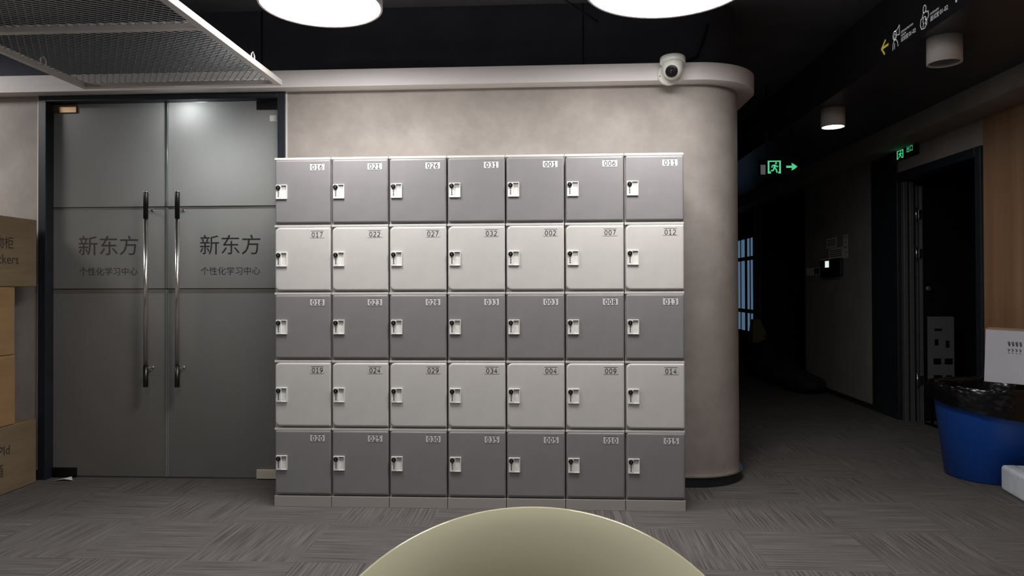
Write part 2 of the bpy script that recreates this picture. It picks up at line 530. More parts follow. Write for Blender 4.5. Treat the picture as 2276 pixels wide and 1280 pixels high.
# ------------------------------------------------------------------ glass double door
GY = 4.40
def glass_leaf(name, x0, x1, hx, hinge_left, letter):
    d = thing(name, ((x0 + x1) / 2, GY, 0), None, None, kind='structure')
    m = MB()
    for z0, z1 in ((0.012, 1.170), (1.177, 1.680), (1.687, 2.3315)):
        m.add([(x0, GY, z0), (x1, GY, z0), (x1, GY, z1), (x0, GY, z1)], [[0, 1, 2, 3]])
        m.box((x0, GY - 0.001, z0), (x0 + 0.003, GY + 0.012, z1), 0, 2).box((x1 - 0.003, GY - 0.001, z0), (x1, GY + 0.012, z1), 0, 2)
    for z in (1.168, 1.678):
        m.box((x0, GY + 0.002, z), (x1, GY + 0.010, z + 0.0085), 0, 1)
    m.build('glass_pane', [GLASS, CLEARG, GEDGE], d)
    # long pull handle on two stand-offs
    h = MB()
    hy = GY - 0.07
    h.lathe([(0.013, 0), (0.0145, 0.002), (0.0145, 0.13)], (hx, hy, 0.574), (0, 0, 1), 20, 1)
    h.lathe([(0.0135, 0.13), (0.0135, 1.03)], (hx, hy, 0.574), (0, 0, 1), 20, 0)
    h.lathe([(0.0145, 1.03), (0.0145, 1.186), (0.013, 1.19)], (hx, hy, 0.574), (0, 0, 1), 20, 1)
    h.lathe([(0.0138, 1.19), (0.0138, 1.196), (0.012, 1.197)], (hx, hy, 0.574), (0, 0, 1), 20, 0)
    ho = h.build('pull_handle', [STEEL, DSTEEL], d, label='tall polished steel pull handle with dark ends')
    for z in (0.685, 1.66):
        s = MB().cyl((hx, hy + 0.01, z), (hx, GY, z), 0.009, 14)
        s.lathe([(0.016, 0), (0.016, 0.006)], (hx, GY - 0.006, z), (0, 1, 0), 16)
        s.build('standoff', STEEL, ho)
    pw = 0.165
    px0, px1 = (x0, x0 + pw) if hinge_left else (x1 - pw, x1)
    MB().box((px0, GY - 0.012, 2.276), (px1, GY + 0.02, 2.328), 0.003).build('patch_fitting', BRONZE if hinge_left else DSTEEL, d)
    MB().box((px0, GY - 0.012, 0.006), (px1, GY + 0.02, 0.062), 0.003).build('patch_fitting', DSTEEL if hinge_left else SATIN, d)
    # lettering in the clear band
    m = MB()
    lx, mt = letter
    m.text('新东方', 0.132, (lx, GY - 0.0012, 1.395), (1, 0, 0), (0, 0, 1), 0, 'CENTER')
    m.text('个性化学习中心', 0.054, (lx, GY - 0.0012, 1.263), (1, 0, 0), (0, 0, 1), 0, 'CENTER')
    m.build('lettering', mt, d)
    return d
glass_leaf('door_1', -3.128, -2.3885, -2.483, True, (-2.762, LOGOF))
d2 = glass_leaf('door_2', -2.3815, -1.652, -2.285, False, (-1.984, LOGO))
MB().box((-1.735, GY - 0.002, 2.205), (-1.69, GY, 2.242)).build('sticker', PAPER, d2)

# ------------------------------------------------------------------ lockers
LX0, LY = -1.5, 3.86
LW, LH, LB, LD = 2.195 / 7, 0.3645, 0.0585, 0.46
def rrect(x0, x1, z0, z1, rl, rr, y, n=6):
    out = []
    for cx, cz, a0, r in ((x1 - rr, z0 + rr, -90, rr), (x1 - rr, z1 - rr, 0, rr), (x0 + rl, z1 - rl, 90, rl), (x0 + rl, z0 + rl, 180, rl)):
        for i in range(n + 1):
            a = math.radians(a0 + 90 * i / n)
            out.append((cx + r * math.cos(a), y, cz + r * math.sin(a)))
    return out

def locker_body():
    m = MB()
    m.box((0.002, 0.018, 0), (LW - 0.003, LD, LH - 0.001), 0.002)
    m.box((0.001, 0.004, LH - 0.014), (LW - 0.0035, 0.03, LH - 0.001), 0.002)
    return m.mesh('locker_body', LIGHTP)

def locker_door(light):
    m = MB()
    x0, x1, z0, z1 = 0.0065, LW - 0.004, 0.0085, LH - 0.0146
    rl = 0.026 if light else 0.010
    rr = 0.006
    rings = []
    for ins, y in ((0, 0.0175), (0, 0.006), (0.0012, 0.003), (0.004, 0.001), (0.010, 0.0)):
        rings.append(rrect(x0 + ins, x1 - ins, z0 + ins, z1 - ins, max(rl - ins, 0.003), max(rr - ins, 0.002), y))
    m.loft(rings, 0, True, True, True)
    return m.mesh('locker_door', LIGHTP if light else DARKP)

def lock_plate():
    m = MB()
    x0, x1, z0, z1 = 0.013, 0.073, LH / 2 - 0.043, LH / 2 + 0.034
    F = -0.0075
    m.box((x0, F, z0), (x0 + 0.028, 0.002, z1), 0.001)
    m.box((x0 + 0.028, F, z0), (x1, 0.002, z0 + 0.004), 0.0008)
    m.box((x0 + 0.028, F, z1 - 0.004), (x1, 0.002, z1), 0.0008)
    m.box((x1 - 0.003, F, z0 + 0.004), (x1, 0.002, z1 - 0.004), 0.0008)
    # finger pocket: sloping back, deep at the top
    m.add([(x0 + 0.028, -0.0005, z1 - 0.004), (x1 - 0.003, -0.0005, z1 - 0.004), (x1 - 0.003, -0.005, z0 + 0.004), (x0 + 0.028, -0.005, z0 + 0.004)], [[0, 1, 2, 3]])
    for i in range(4):
        m.box((x0 + 0.032 + i * 0.006, -0.0035, z1 - 0.026), (x0 + 0.034 + i * 0.006, 0.0, z1 - 0.006), 0, 1)
    for i in range(4):
        m.lathe([(0.0034, 0), (0.003, 0.0012)], (x0 + 0.0145, F, z1 - 0.033 - i * 0.0095), (0, -1, 0), 10, 2)
    return m.mesh('lock_plate', [WHITEP, GREYMETAL, BLACKP])

def lock_knob():
    m = MB()
    c = (0.027, -0.0075, LH / 2 + 0.0185)
    m.lathe([(0.0125, 0), (0.0125, 0.005), (0.0105, 0.007), (0.006, 0.0065)], c, (0, -1, 0), 20, 0)
    m.box((0.0262, -0.0152, LH / 2 + 0.013), (0.0278, -0.0138, LH / 2 + 0.024), 0, 1)
    return m.mesh('lock_knob', [BLACKP, GREYMETAL])

BODY, DOORM = locker_body(), {True: locker_door(True), False: locker_door(False)}
PLATE, KNOB = lock_plate(), lock_knob()

def digit_strokes(ch):
    """centre lines of one digit in a box 0.6 wide and 1 high"""
    A = arc
    return {
        '0': [A(0.3, 0.5, 0.27, 0.5, 0, 360, 20)],
        '1': [[(0.08, 0.80), (0.32, 0.99), (0.32, 0.0)], [(0.06, 0.0), (0.56, 0.0)]],
        '2': [A(0.29, 0.72, 0.25, 0.28, 160, -30, 12) + [(0.04, 0.0), (0.57, 0.0)]],
        '3': [A(0.27, 0.75, 0.25, 0.25, 145, -90, 12), A(0.27, 0.25, 0.28, 0.25, 90, -150, 14)],
        '4': [[(0.42, 0.0), (0.42, 1.0), (0.02, 0.30), (0.58, 0.30)]],
        '5': [[(0.52, 1.0), (0.10, 1.0), (0.08, 0.58)] + A(0.26, 0.31, 0.29, 0.31, 110, -140, 14)],
        '6': [A(0.30, 0.31, 0.26, 0.31, 0, 360, 18), A(0.56, 0.31, 0.52, 0.69, 180, 95, 10)],
        '7': [[(0.03, 1.0), (0.57, 1.0), (0.20, 0.0)]],
        '8': [A(0.3, 0.75, 0.23, 0.25, 0, 360, 16), A(0.3, 0.25, 0.27, 0.25, 0, 360, 16)],
        '9': [A(0.30, 0.69, 0.26, 0.31, 0, 360, 18), A(0.04, 0.69, 0.52, 0.69, 0, -85, 10)],
    }[ch]

def number_plate(s, light):
    m = MB()
    x1, w_, zc, h_ = LW - 0.0365, 0.078, LH - 0.053, 0.036
    x0 = x1 - w_
    rings = [rrect(x0, x1, zc - h_ / 2, zc + h_ / 2, 0.005, 0.005, 0.001, 3),
             rrect(x0, x1, zc - h_ / 2, zc + h_ / 2, 0.005, 0.005, -0.0012, 3)]
    m.loft(rings, 0, False, True, True)
    m.box((x0 + 0.004, -0.0016, zc + h_ / 2 - 0.0005), (x1 - 0.004, 0.0005, zc + h_ / 2 + 0.0016), 0, 1)
    hg, adv = 0.0245, 0.0215
    for i, ch in enumerate(s):
        cx = (x0 + x1) / 2 + (i - 1) * adv - 0.3 * hg
        for ln in digit_strokes(ch):
            m.flat([[(x * hg, z * hg) for x, z in q] for q in stroke(ln, 0.145)], (cx, -0.0016 - 0.00005, zc - hg / 2 - 0.001), (1, 0, 0), (0, 0, 1), 1)
    return m.mesh('number_plate', [LIGHTP if light else PLATEP, INK])

COLN = ['leftmost column', 'second column from the left', 'third column from the left', 'middle column',
        'third column from the right', 'second column from the right', 'rightmost column']
TIER = ['top row', 'second row', 'middle row', 'fourth row', 'bottom row']
for c, n0 in enumerate((16, 21, 26, 31, 1, 6, 11)):
    x = LX0 + c * LW
    p = thing('locker_plinth', (x, LY, 0), 'low grey plinth strip on the carpet under locker %03d, %s' % (n0 + 4, COLN[c]), 'plinth', 'plinths under the lockers')
    MB().box((x + 0.001, LY + 0.001, 0), (x + LW - 0.002, LY + LD - 0.01, LB - 0.001), 0.0015).build('plinth_board', PLINTHP, p)
    for r in range(5):
        light = r in (1, 3)
        num = '%03d' % (n0 + r)
        t = thing('locker', (x, LY, LB + (4 - r) * LH),
                  '%s grey plastic locker with plate reading %s, %s, %s' % ('light' if light else 'dark', num, TIER[r], COLN[c]), 'locker', 'numbered lockers in the bank')
        link('locker_body', BODY, t)
        dr = link('locker_door', DOORM[light], t)
        link('number_plate', number_plate(num, light), dr)
        lk = link('lock_plate', PLATE, t, label='white lock plate with finger recess')
        link('lock_knob', KNOB, lk, label='round black lock knob')

# ------------------------------------------------------------------ big disc lamps
def disc_lamp(x, y, z, r, label, mt):
    t = thing('ceiling_lamp', (x, y, CEIL), label, 'lamp', 'large round disc lamps')
    m = MB()
    m.lathe([(r - 0.012, z + 0.004), (r - 0.004, z), (r, z + 0.003), (r, z + 0.09), (r - 0.01, z + 0.10)], (x, y, 0), (0, 0, 1), 64, 0, True, False, True)
    m.build('housing', PAINTW, t)
    MB().lathe([(r - 0.012, z + 0.004), (r * 0.5, z + 0.002), (0.01, z + 0.002)], (x, y, 0), (0, 0, 1), 64, 0, True, False, True).build('diffuser', mt, t)
    for k in range(3):
        a = math.radians(90 + 120 * k)
        px, py = x + 0.6 * r * math.cos(a), y + 0.6 * r * math.sin(a)
        MB().cyl((px, py, z + 0.10), (px, py, CEIL), 0.002, 8).build('suspension_wire', DSTEEL, t)
    return t
disc_lamp(-1.082, 3.366, 2.50, 0.287, 'round white glowing disc lamp above the left half of the lockers', LAMPL)
disc_lamp(0.517, 3.26, 2.50, 0.369, 'round white glowing disc lamp above the right half of the lockers', LAMPM)
disc_lamp(-4.30, 3.35, 2.72, 0.40, 'round white disc lamp hung left of the cardboard boxes', BACKM)
disc_lamp(-1.25, 1.45, 2.74, 0.30, 'round white disc lamp added outside the picture, above and left of the cream chair', BACKM)  # unseen lamp, placed for its light on chair and lockers
disc_lamp(1.45, 1.45, 2.74, 0.24, 'round white disc lamp added outside the picture, above and right of the cream chair', BACKR)  # unseen lamp, set to light the left inside of the chair

# ------------------------------------------------------------------ mesh ceiling raft, upper left
RZ = 2.345
RXA, RXB, RYB = -2.735, -1.552, 4.12
raft = thing('mesh_ceiling_raft', ((RXA + RXB) / 2, RYB, RZ), 'hanging metal mesh ceiling panel in pale frame, above the glass doors', 'ceiling panel')
ys = [RYB - 0.9 * k for k in range(4)]
MB().box((RXB - 0.037, ys[-1], RZ), (RXB, RYB, RZ + 0.032), 0.001).build('frame_bar', PAINTW, raft)
MB().box((RXA, ys[-1], RZ), (RXA + 0.030, RYB, RZ + 0.032), 0.001).build('frame_bar', PAINTW, raft)
for y in ys:
    MB().box((RXA + 0.030, y - 0.037, RZ + 0.001), (RXB - 0.037, y, RZ + 0.032), 0.001).build('cross_bar', PAINTW, raft)
for k in range(3):
    y1, y0 = ys[k] - 0.037, ys[k + 1]
    m = MB()
    zt = RZ + 0.024
    xa, xb = RXA + 0.028, RXB - 0.035
    def strands(dx, dy, pitch, half, z0, z1, mi):
        """parallel strands in direction (dx,dy), clipped to the bay"""
        nx, ny = -dy, dx
        c = sorted(nx * px + ny * py for px in (xa, xb) for py in (y0, y1))
        k0 = math.ceil(c[0] / pitch)
        while k0 * pitch < c[-1]:
            d = k0 * pitch
            k0 += 1
            ox, oy = nx * d, ny * d
            t0, t1 = -50.0, 50.0
            for o_, v_, lo, hi in ((ox, dx, xa, xb), (oy, dy, y0, y1)):
                a_, b_ = (lo - o_) / v_, (hi - o_) / v_
                t0, t1 = max(t0, min(a_, b_)), min(t1, max(a_, b_))
            if t1 - t0 < 0.004:
                continue
            p, q = (ox + dx * t0, oy + dy * t0), (ox + dx * t1, oy + dy * t1)
            hx, hy = nx * half, ny * half
            m.add([(p[0] - hx, p[1] - hy, z0), (q[0] - hx, q[1] - hy, z0), (q[0] + hx, q[1] + hy, z0), (p[0] + hx, p[1] + hy, z0),
                   (p[0] - hx, p[1] - hy, z1), (q[0] - hx, q[1] - hy, z1), (q[0] + hx, q[1] + hy, z1), (p[0] + hx, p[1] + hy, z1)],
                  [[0, 1, 2, 3], [4, 5, 6, 7], [0, 1, 5, 4], [3, 2, 6, 7]], mi)
    ca, sa = math.cos(math.radians(33.3)), math.sin(math.radians(33.3))
    strands(-sa, ca, 0.030, 0.0012, zt - 0.001, zt + 0.002, 0)
    strands(ca, sa, 0.027, 0.0010, zt, zt + 0.003, 1)
    m.build('mesh_panel', [GREYMETAL, MESHDARK], raft)
for (x, y) in ((RXB - 0.018, 3.75), (RXB - 0.018, 2.0), (RXA + 0.018, 3.75), (RXA + 0.018, 2.0)):
    m = MB().tube([(x, y - 0.02, RZ + 0.03), (x, y - 0.02, RZ + 0.06), (x, y, RZ + 0.075), (x, y + 0.02, RZ + 0.06), (x, y + 0.02, RZ + 0.03)], 0.004)
    m.build('hanger', PAINTW, raft)

# ------------------------------------------------------------------ security camera on the cornice
cc = thing('security_camera', (0.682, 4.24, 2.405), 'white dome security camera on the pale cornice above the lockers', 'security camera')
cx, cy, cz = 0.682, 4.24, 2.405
m = MB()
m.lathe([(0.066, 0), (0.066, 0.014), (0.060, 0.022)], (cx - 0.006, cy, cz - 0.004), (0, -1, 0), 40)
m.lathe([(0.0035, 0), (0.0035, 0.0235)], (cx - 0.060, cy, cz - 0.020), (0, -1, 0), 8, 1)
m.build('back_plate', [WHITEP, BLACKP], cc)
ax = Vector((0.0, -0.06, -1)).normalized()
hc = Vector((cx + 0.004, cy - 0.078, 2.478))
MB().lathe([(0.058, 0), (0.067, 0.003), (0.071, 0.010), (0.071, 0.034), (0.068, 0.038), (0.058, 0.039)], hc, ax, 40).build('collar', WHITEP, cc)
MB().lathe([(0.0575, 0.036), (0.058, 0.055), (0.057, 0.075), (0.052, 0.095), (0.042, 0.112), (0.028, 0.123), (0.004, 0.128)], hc, ax, 40).build('eyeball', WHITEP, cc)
la = Vector((-0.28, -0.90, -0.36)).normalized()
bc = hc + ax * 0.078
m = MB().lathe([(0.034, 0.040), (0.034, 0.056), (0.031, 0.059), (0.027, 0.0595), (0.010, 0.061), (0.002, 0.061)], bc, la, 32)
m.lathe([(0.010, 0.0605), (0.009, 0.0635), (0.002, 0.064)], bc, la, 16, 1)
m.build('lens_cover', [BLACKP, DGLASS], cc, label='round black lens window')

# cables high on the black wall
m = MB().tube([(0.93, 4.36, CEIL - 0.14), (0.90, 4.35, CEIL - 0.24), (0.86, 4.33, CEIL - 0.34), (0.80, 4.30, 2.50), (0.70, 4.30, 2.475)], 0.008)
m.build('conduit', BLACKFRAME, None, label='thin dark cable curving down the black wall beside the white security camera', cat='cable')
m = MB().tube([(-0.35, 3.75, CEIL - 0.02), (-0.05, 4.0, CEIL - 0.03), (0.27, 4.30, CEIL - 0.13)], 0.006)
m.build('ceiling_wire', BLACKFRAME, None, label='thin dark wire slanting under the ceiling between the two glowing disc lamps', cat='wire')

# ------------------------------------------------------------------ corridor downlights, ceiling vent, exit signs
def downlight(x, y, lit, label):
    t = thing('downlight', (x, y, 2.502), label, 'ceiling light', 'white cylinder downlights')
    r, z0, z1 = 0.085, 2.365, 2.502
    MB().lathe([(r - 0.010, z0 + 0.012), (r - 0.009, z0), (r, z0), (r, z1)], (x, y, 0), (0, 0, 1), 40, 0, True, False, True).build('housing', PAINTW, t)
    MB().lathe([(r - 0.010, z0 + 0.006), (0.03, z0 + 0.008), (0.004, z0 + 0.008)], (x, y, 0), (0, 0, 1), 40, 0, True, False, True).build('lens', SPOTM if lit else OFFLENS, t)
downlight(2.10, 4.01, False, 'unlit white cylinder downlight nearest, right of the direction lettering')
downlight(2.10, 5.56, True, 'lit white cylinder downlight farther down the corridor ceiling')
t = thing('ceiling_vent', (2.16, 6.7, 2.502), 'dark round ceiling fitting above the green arrow exit sign', 'ceiling fitting')
MB().lathe([(0.19, 2.502), (0.19, 2.494), (0.17, 2.486), (0.165, 2.490), (0.14, 2.496), (0.004, 2.497)], (2.16, 6.7, 0), (0, 0, 1), 48, 0, True, True, True).build('ring', BLACKFRAME, t)

def running_man(s):
    """flat pieces of the exit pictogram in a unit box: doorway and figure"""
    P = [rect(0, 0, 0.13, 1), rect(0.87, 0, 1, 1), rect(0, 0.90, 1, 1), rect(0.13, 0, 0.24, 0.16), rect(0.80, 0, 0.87, 0.14)]
    P.append(arc(0.63, 0.80, 0.075, 0.075, 0, 360, 14)[:-1])
    for pts, wd in (([(0.57, 0.68), (0.50, 0.42)], 0.17), ([(0.56, 0.67), (0.36, 0.62), (0.30, 0.46)], 0.085), ([(0.58, 0.66), (0.70, 0.52), (0.80, 0.58)], 0.08),
                    ([(0.48, 0.42), (0.42, 0.24), (0.24, 0.22)], 0.10), ([(0.52, 0.42), (0.66, 0.30), (0.70, 0.06)], 0.10)):
        P += stroke(pts, wd)
    return [[(x * s, y * s) for x, y in p] for p in P]

# hanging sign, facing the room
t = thing('exit_sign', (1.90, 6.2, 2.25), 'green running figure exit sign with arrow pointing right, hung in the dark corridor', 'exit sign')
sx0, sx1, sz0, sz1 = 1.735, 2.065, 2.110, 2.245
MB().box((sx0, 6.2, sz0), (sx1, 6.225, sz1), 0.003).build('sign_box', SIGNBLACK, t)
MB().box((sx0 + 0.01, 6.195, sz0 + 0.004), (sx0 + 0.05, 6.2, sz0 + 0.085)).build('side_panel', ALU, t)
m = MB().flat(running_man(0.108), (sx0 + 0.070, 6.1985, sz0 + 0.012), (1, 0, 0), (0, 0, 1))
m.build('pictogram', GREEN, t)
m = MB().flat([rect(0, 0.022, 0.05, 0.040), [(0.042, 0.0), (0.062, 0.008), (0.092, 0.031), (0.062, 0.054), (0.042, 0.062), (0.050, 0.031)]], (sx0 + 0.222, 6.1985, sz0 + 0.036), (1, 0, 0), (0, 0, 1))
m.build('arrow', GREEN, t)
for x in (1.80, 2.0):
    MB().cyl((x, 6.212, sz1), (x, 6.212, 2.502 if x > 1.96 else CEIL), 0.004, 8).build('hanger_rod', DSTEEL, t)

# wall sign over the doorway
t = thing('exit_sign', (RX, 6.42, 2.30), 'green running figure exit sign with characters, on wall above dark doorway', 'exit sign')
MB().box((RX - 0.025, 6.22, 2.275), (RX, 6.585, 2.362), 0.003).build('sign_box', SIGNBLACK, t)
MB().flat([[(x * 1.05, y) for x, y in p] for p in running_man(0.112)], (RX - 0.0265, 6.56, 2.296 - 0.012), (0, -1, 0), (0, 0, 0.66)).build('pictogram', GREEN, t)
MB().text('出口', 0.058, (RX - 0.0265, 6.39, 2.318), (0, -1, 0), (0, 0, 1), 0, 'LEFT').build('characters', GREEN, t)

# ------------------------------------------------------------------ direction lettering on the bulkhead
t = thing('direction_sign', (1.96, 4.0, 2.58), 'white room names and icons with yellow arrow on the black ceiling bulkhead', 'sign')
FX = 1.9585
def onface(y, z):
    return dict(o=(FX, y, z), ex=(0, -1, 0), ey=(0, 0, 1))
# arrow
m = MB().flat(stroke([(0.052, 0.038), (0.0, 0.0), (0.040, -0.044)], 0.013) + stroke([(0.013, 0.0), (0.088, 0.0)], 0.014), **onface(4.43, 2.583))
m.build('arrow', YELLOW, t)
# teacher-and-board icon
W1 = 0.005
p = stroke(arc(0.036, 0.040, 0.022, 0.024, 0, 360, 16), W1) + stroke(arc(0.036, 0.036, 0.012, 0.014, 0, 360, 10), W1 * 0.8)
p += stroke([(0.030, 0.062), (0.066, 0.064), (0.092, 0.080), (0.092, 0.028), (0.060, 0.034)], W1)
p += stroke([(0.010, -0.038), (0.014, -0.004), (0.030, 0.014), (0.052, 0.012), (0.068, -0.006), (0.076, -0.034)], W1) + stroke([(0.030, -0.036), (0.034, -0.004)], W1)
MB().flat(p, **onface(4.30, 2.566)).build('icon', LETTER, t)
m = MB()
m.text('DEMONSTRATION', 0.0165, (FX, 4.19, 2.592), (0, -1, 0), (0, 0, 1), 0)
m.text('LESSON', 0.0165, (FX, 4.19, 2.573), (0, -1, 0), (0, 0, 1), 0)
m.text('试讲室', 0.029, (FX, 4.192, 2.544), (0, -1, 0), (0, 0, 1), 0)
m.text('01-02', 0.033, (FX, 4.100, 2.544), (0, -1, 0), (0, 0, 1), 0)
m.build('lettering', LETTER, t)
# two-people icon
p = stroke(arc(0.045, 0.050, 0.015, 0.020, 0, 360, 14), W1)
p += stroke([(0.034, 0.036), (0.024, 0.020), (0.026, 0.012)], W1) + stroke([(0.056, 0.036), (0.070, 0.026), (0.082, 0.026), (0.086, 0.0), (0.072, -0.012)], W1)
p += stroke([(0.026, 0.012), (0.006, 0.006), (0.0, -0.022), (0.014, -0.046), (0.044, -0.050), (0.066, -0.036), (0.068, -0.014), (0.050, -0.004)], W1)
p += stroke(arc(0.044, -0.008, 0.016, 0.018, -60, 240, 12), W1) + stroke([(0.036, -0.024), (0.026, -0.040)], W1) + stroke([(0.050, -0.024), (0.062, -0.036)], W1)
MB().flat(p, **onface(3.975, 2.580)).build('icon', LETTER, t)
m = MB()
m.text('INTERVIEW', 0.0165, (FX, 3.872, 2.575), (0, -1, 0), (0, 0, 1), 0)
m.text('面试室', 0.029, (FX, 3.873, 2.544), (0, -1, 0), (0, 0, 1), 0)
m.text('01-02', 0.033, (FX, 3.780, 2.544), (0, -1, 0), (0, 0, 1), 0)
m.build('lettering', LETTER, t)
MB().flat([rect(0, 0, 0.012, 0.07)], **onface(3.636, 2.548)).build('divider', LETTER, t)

# ------------------------------------------------------------------ corridor wall fittings
t = thing('switch_plate', (RX, 8.7, 1.30), 'white multi gang light switch plate left of the lit time clock', 'light switch')
MB().box((RX - 0.012, 8.47, 1.302), (RX, 8.925, 1.398), 0.003).build('plate', PAINTW, t)
for i in range(5):
    y = 8.90 - i * 0.088
    MB().box((RX - 0.016, y - 0.07, 1.318), (RX - 0.012, y, 1.386), 0.001).build('rocker', PAINTW if i < 3 else DSTEEL, t)
t = thing('time_clock', (RX, 8.15, 1.28), 'black wall time clock with a small bright screen', 'time clock')
MB().box((RX - 0.05, 7.99, 1.285), (RX, 8.36, 1.478), 0.006).build('body', SIGNBLACK, t)
MB().box((RX - 0.052, 8.05, 1.470), (RX - 0.01, 8.36, 1.484), 0.001).build('top_edge', PAINTW, t)
MB().box((RX - 0.0515, 8.085, 1.385), (RX - 0.05, 8.195, 1.455)).build('screen', SCREEN, t, label='small bright white screen')
MB().box((RX - 0.03, 7.82, 1.29), (RX, 7.98, 1.478), 0.006).build('side_unit', BLACKFRAME, t)
MB().tube([(RX - 0.01, 8.46, 1.34), (RX - 0.012, 8.41, 1.28), (RX - 0.012, 8.2, 1.262), (RX - 0.012, 7.9, 1.268)], 0.006).build('cord', ALU, t)
for (y0, y1, z0, z1, c, lb) in ((8.00, 8.285, 1.60, 1.705, PAPER, 'wide pale notice high on the dark wall, above the time clock'),
                                (7.83, 8.22, 1.478, 1.592, PAPER, 'smaller pale notice directly above the lit time clock'),
                                (7.70, 7.82, 1.47, 1.715, PAPER, 'narrow tall pale notice right of the other two notices')):
    m = MB().box((RX - 0.002, y0, z0), (RX, y1, z1))
    for i in range(4):
        zz = z1 - 0.02 - i * (z1 - z0 - 0.03) / 4
        m.box((RX - 0.0026, y0 + 0.02, zz - 0.008), (RX - 0.002, y1 - 0.02 - 0.03 * (i % 2), zz), 0, 1)
    m.build('wall_notice', [c, INK], None, label=lb, cat='notice', group='notices on the corridor wall')

# ------------------------------------------------------------------ doorway: open metal-framed leaf and board
d = thing('door_3', (RX + 0.1, 6.56, 0), None, None, kind='structure')
DY = 6.53
m = MB().box((3.064, DY, 0), (3.098, DY + 0.05, 2.09), 0.002)
for z in (0.20, 1.19, 1.79):
    m.lathe([(0.011, 0), (0.011, 0.004)], (3.081, DY, z), (0, -1, 0), 12, 0)
m.build('jamb', ALU, d)
MB().box((3.116, DY, 0), (3.150, DY + 0.05, 2.09), 0.002).build('jamb', ALU, d)
m = MB().box((3.172, DY, 0), (3.184, DY + 0.04, 2.05), 0.001).box((3.214, DY, 0), (3.224, DY + 0.04, 2.05), 0.001).box((3.184, DY + 0.02, 0), (3.214, DY + 0.04, 2.05))
m.build('door_stile', ALU, d)
for z in (0.36, 1.46, 1.80):
    m = MB().cyl((3.165, DY - 0.012, z - 0.06), (3.165, DY - 0.012, z + 0.06), 0.008, 12)
    m.box((3.186, DY - 0.006, z - 0.04), (3.216, DY + 0.02, z + 0.04), 0.002)
    m.build('hinge', STEEL, d)
MB().box((3.224, DY + 0.012, 0.02), (4.05, DY + 0.026, 2.05)).build('glass_pane', DGLASS, d)
MB().lathe([(0.012, 0), (0.012, 0.03), (0.022, 0.035), (0.022, 0.055), (0.012, 0.06)], (3.25, DY + 0.01, 1.155), (0, -1, 0), 16).build('door_knob', ALU, d)
t = thing('notice_board', (3.42, 6.30, 0), 'dim pale board with dark blotchy print standing in the dark doorway', 'board')
m = MB().box((3.15, 6.30, 0.26), (3.36, 6.32, 0.92), 0.002)
for (x, z, a, b) in ((0.05, 0.80, 0.06, 0.02), (0.05, 0.68, 0.03, 0.05), (0.14, 0.66, 0.03, 0.06), (0.04, 0.52, 0.06, 0.05), (0.13, 0.52, 0.065, 0.05), (0.04, 0.38, 0.07, 0.05), (0.14, 0.38, 0.05, 0.05)):
    m.box((3.15 + x, 6.2985, z), (3.15 + x + a, 6.30, z + b), 0, 1)
m.build('panel', [GREYBOARD, SIGNBLACK], t)
for x in (3.17, 3.32):
    MB().box((x, 6.30, 0.02), (x + 0.02, 6.32, 0.26)).box((x, 6.22, 0), (x + 0.02, 6.42, 0.02), 0.003).build('foot', SIGNBLACK, t)

# ------------------------------------------------------------------ dim things far down the corridor
random.seed(4)
def sack(name, c, rx, ry, h, mt, label, cat, group=None, seed=0):
    bm = bmesh.new()
    bmesh.ops.create_icosphere(bm, subdivisions=4, radius=1)
    rnd = random.Random(seed)
    ph = [rnd.uniform(0, 6.28) for _ in range(8)]
    for v in bm.verts:
        x, y, z = v.co
        k = 1 + 0.06 * math.sin(5 * x + ph[0]) * math.cos(4 * y + ph[1]) + 0.04 * math.sin(9 * z + 7 * x + ph[2]) + 0.025 * math.sin(15 * y + 11 * x + ph[3])
        zz = max(z, -0.82)
        tp = 1 - 0.35 * max(zz, 0) ** 2
        v.co = Vector((c[0] + x * rx * k * tp, c[1] + y * ry * k * tp, (zz + 0.82) / 1.82 * h))
    bm.verts.index_update()
    m = MB().add([v.co[:] for v in bm.verts], [[v.index for v in f.verts] for f in bm.faces], 0, True)
    bm.free()
    r = thing(name, (c[0], c[1], 0), label, cat, group)
    m.build('sack_body', mt, r)
    k = MB().lathe([(0.03, h * 0.97), (0.02, h * 1.0), (0.035, h * 1.06), (0.05, h * 1.10)], (c[0], c[1], 0), (0, 0, 1), 14)
    k.build('tied_neck', mt, r)
sack('rubbish_bag', (2.82, 8.35, 0), 0.20, 0.30, 0.22, DARKBAG, 'low black bag on the corridor floor below the wall notices', 'bag', 'dark bags along the corridor wall', 1)
sack('rubbish_bag', (2.80, 8.95, 0), 0.22, 0.30, 0.30, DARKBAG, 'black bag second along the corridor wall, below the light switch plate', 'bag', 'dark bags along the corridor wall', 2)
sack('rubbish_bag', (2.78, 9.60, 0), 0.24, 0.30, 0.50, DARKBAG, 'taller black bag in the dark recess beyond the switch plate', 'bag', 'dark bags along the corridor wall', 3)
t = thing('paper_sack', (2.95, 10.45, 0), 'dim olive paper sack in the dark recess near the blue window', 'sack')
m = MB().loft([[(2.78, 10.3, 0.40), (3.02, 10.3, 0.40), (3.02, 10.55, 0.40), (2.78, 10.55, 0.40)], [(2.80, 10.36, 0.72), (2.90, 10.36, 0.72), (2.90, 10.48, 0.72), (2.80, 10.48, 0.72)]], 0, False, True, True)
m.build('sack_body', OLIVE, t)
m = MB().box((2.74, 10.26, 0), (3.05, 10.6, 0.40), 0.01)
m.build('low_cabinet', SIGNBLACK, None, label='low black cabinet under the olive paper sack at the corridor end', cat='cabinet')

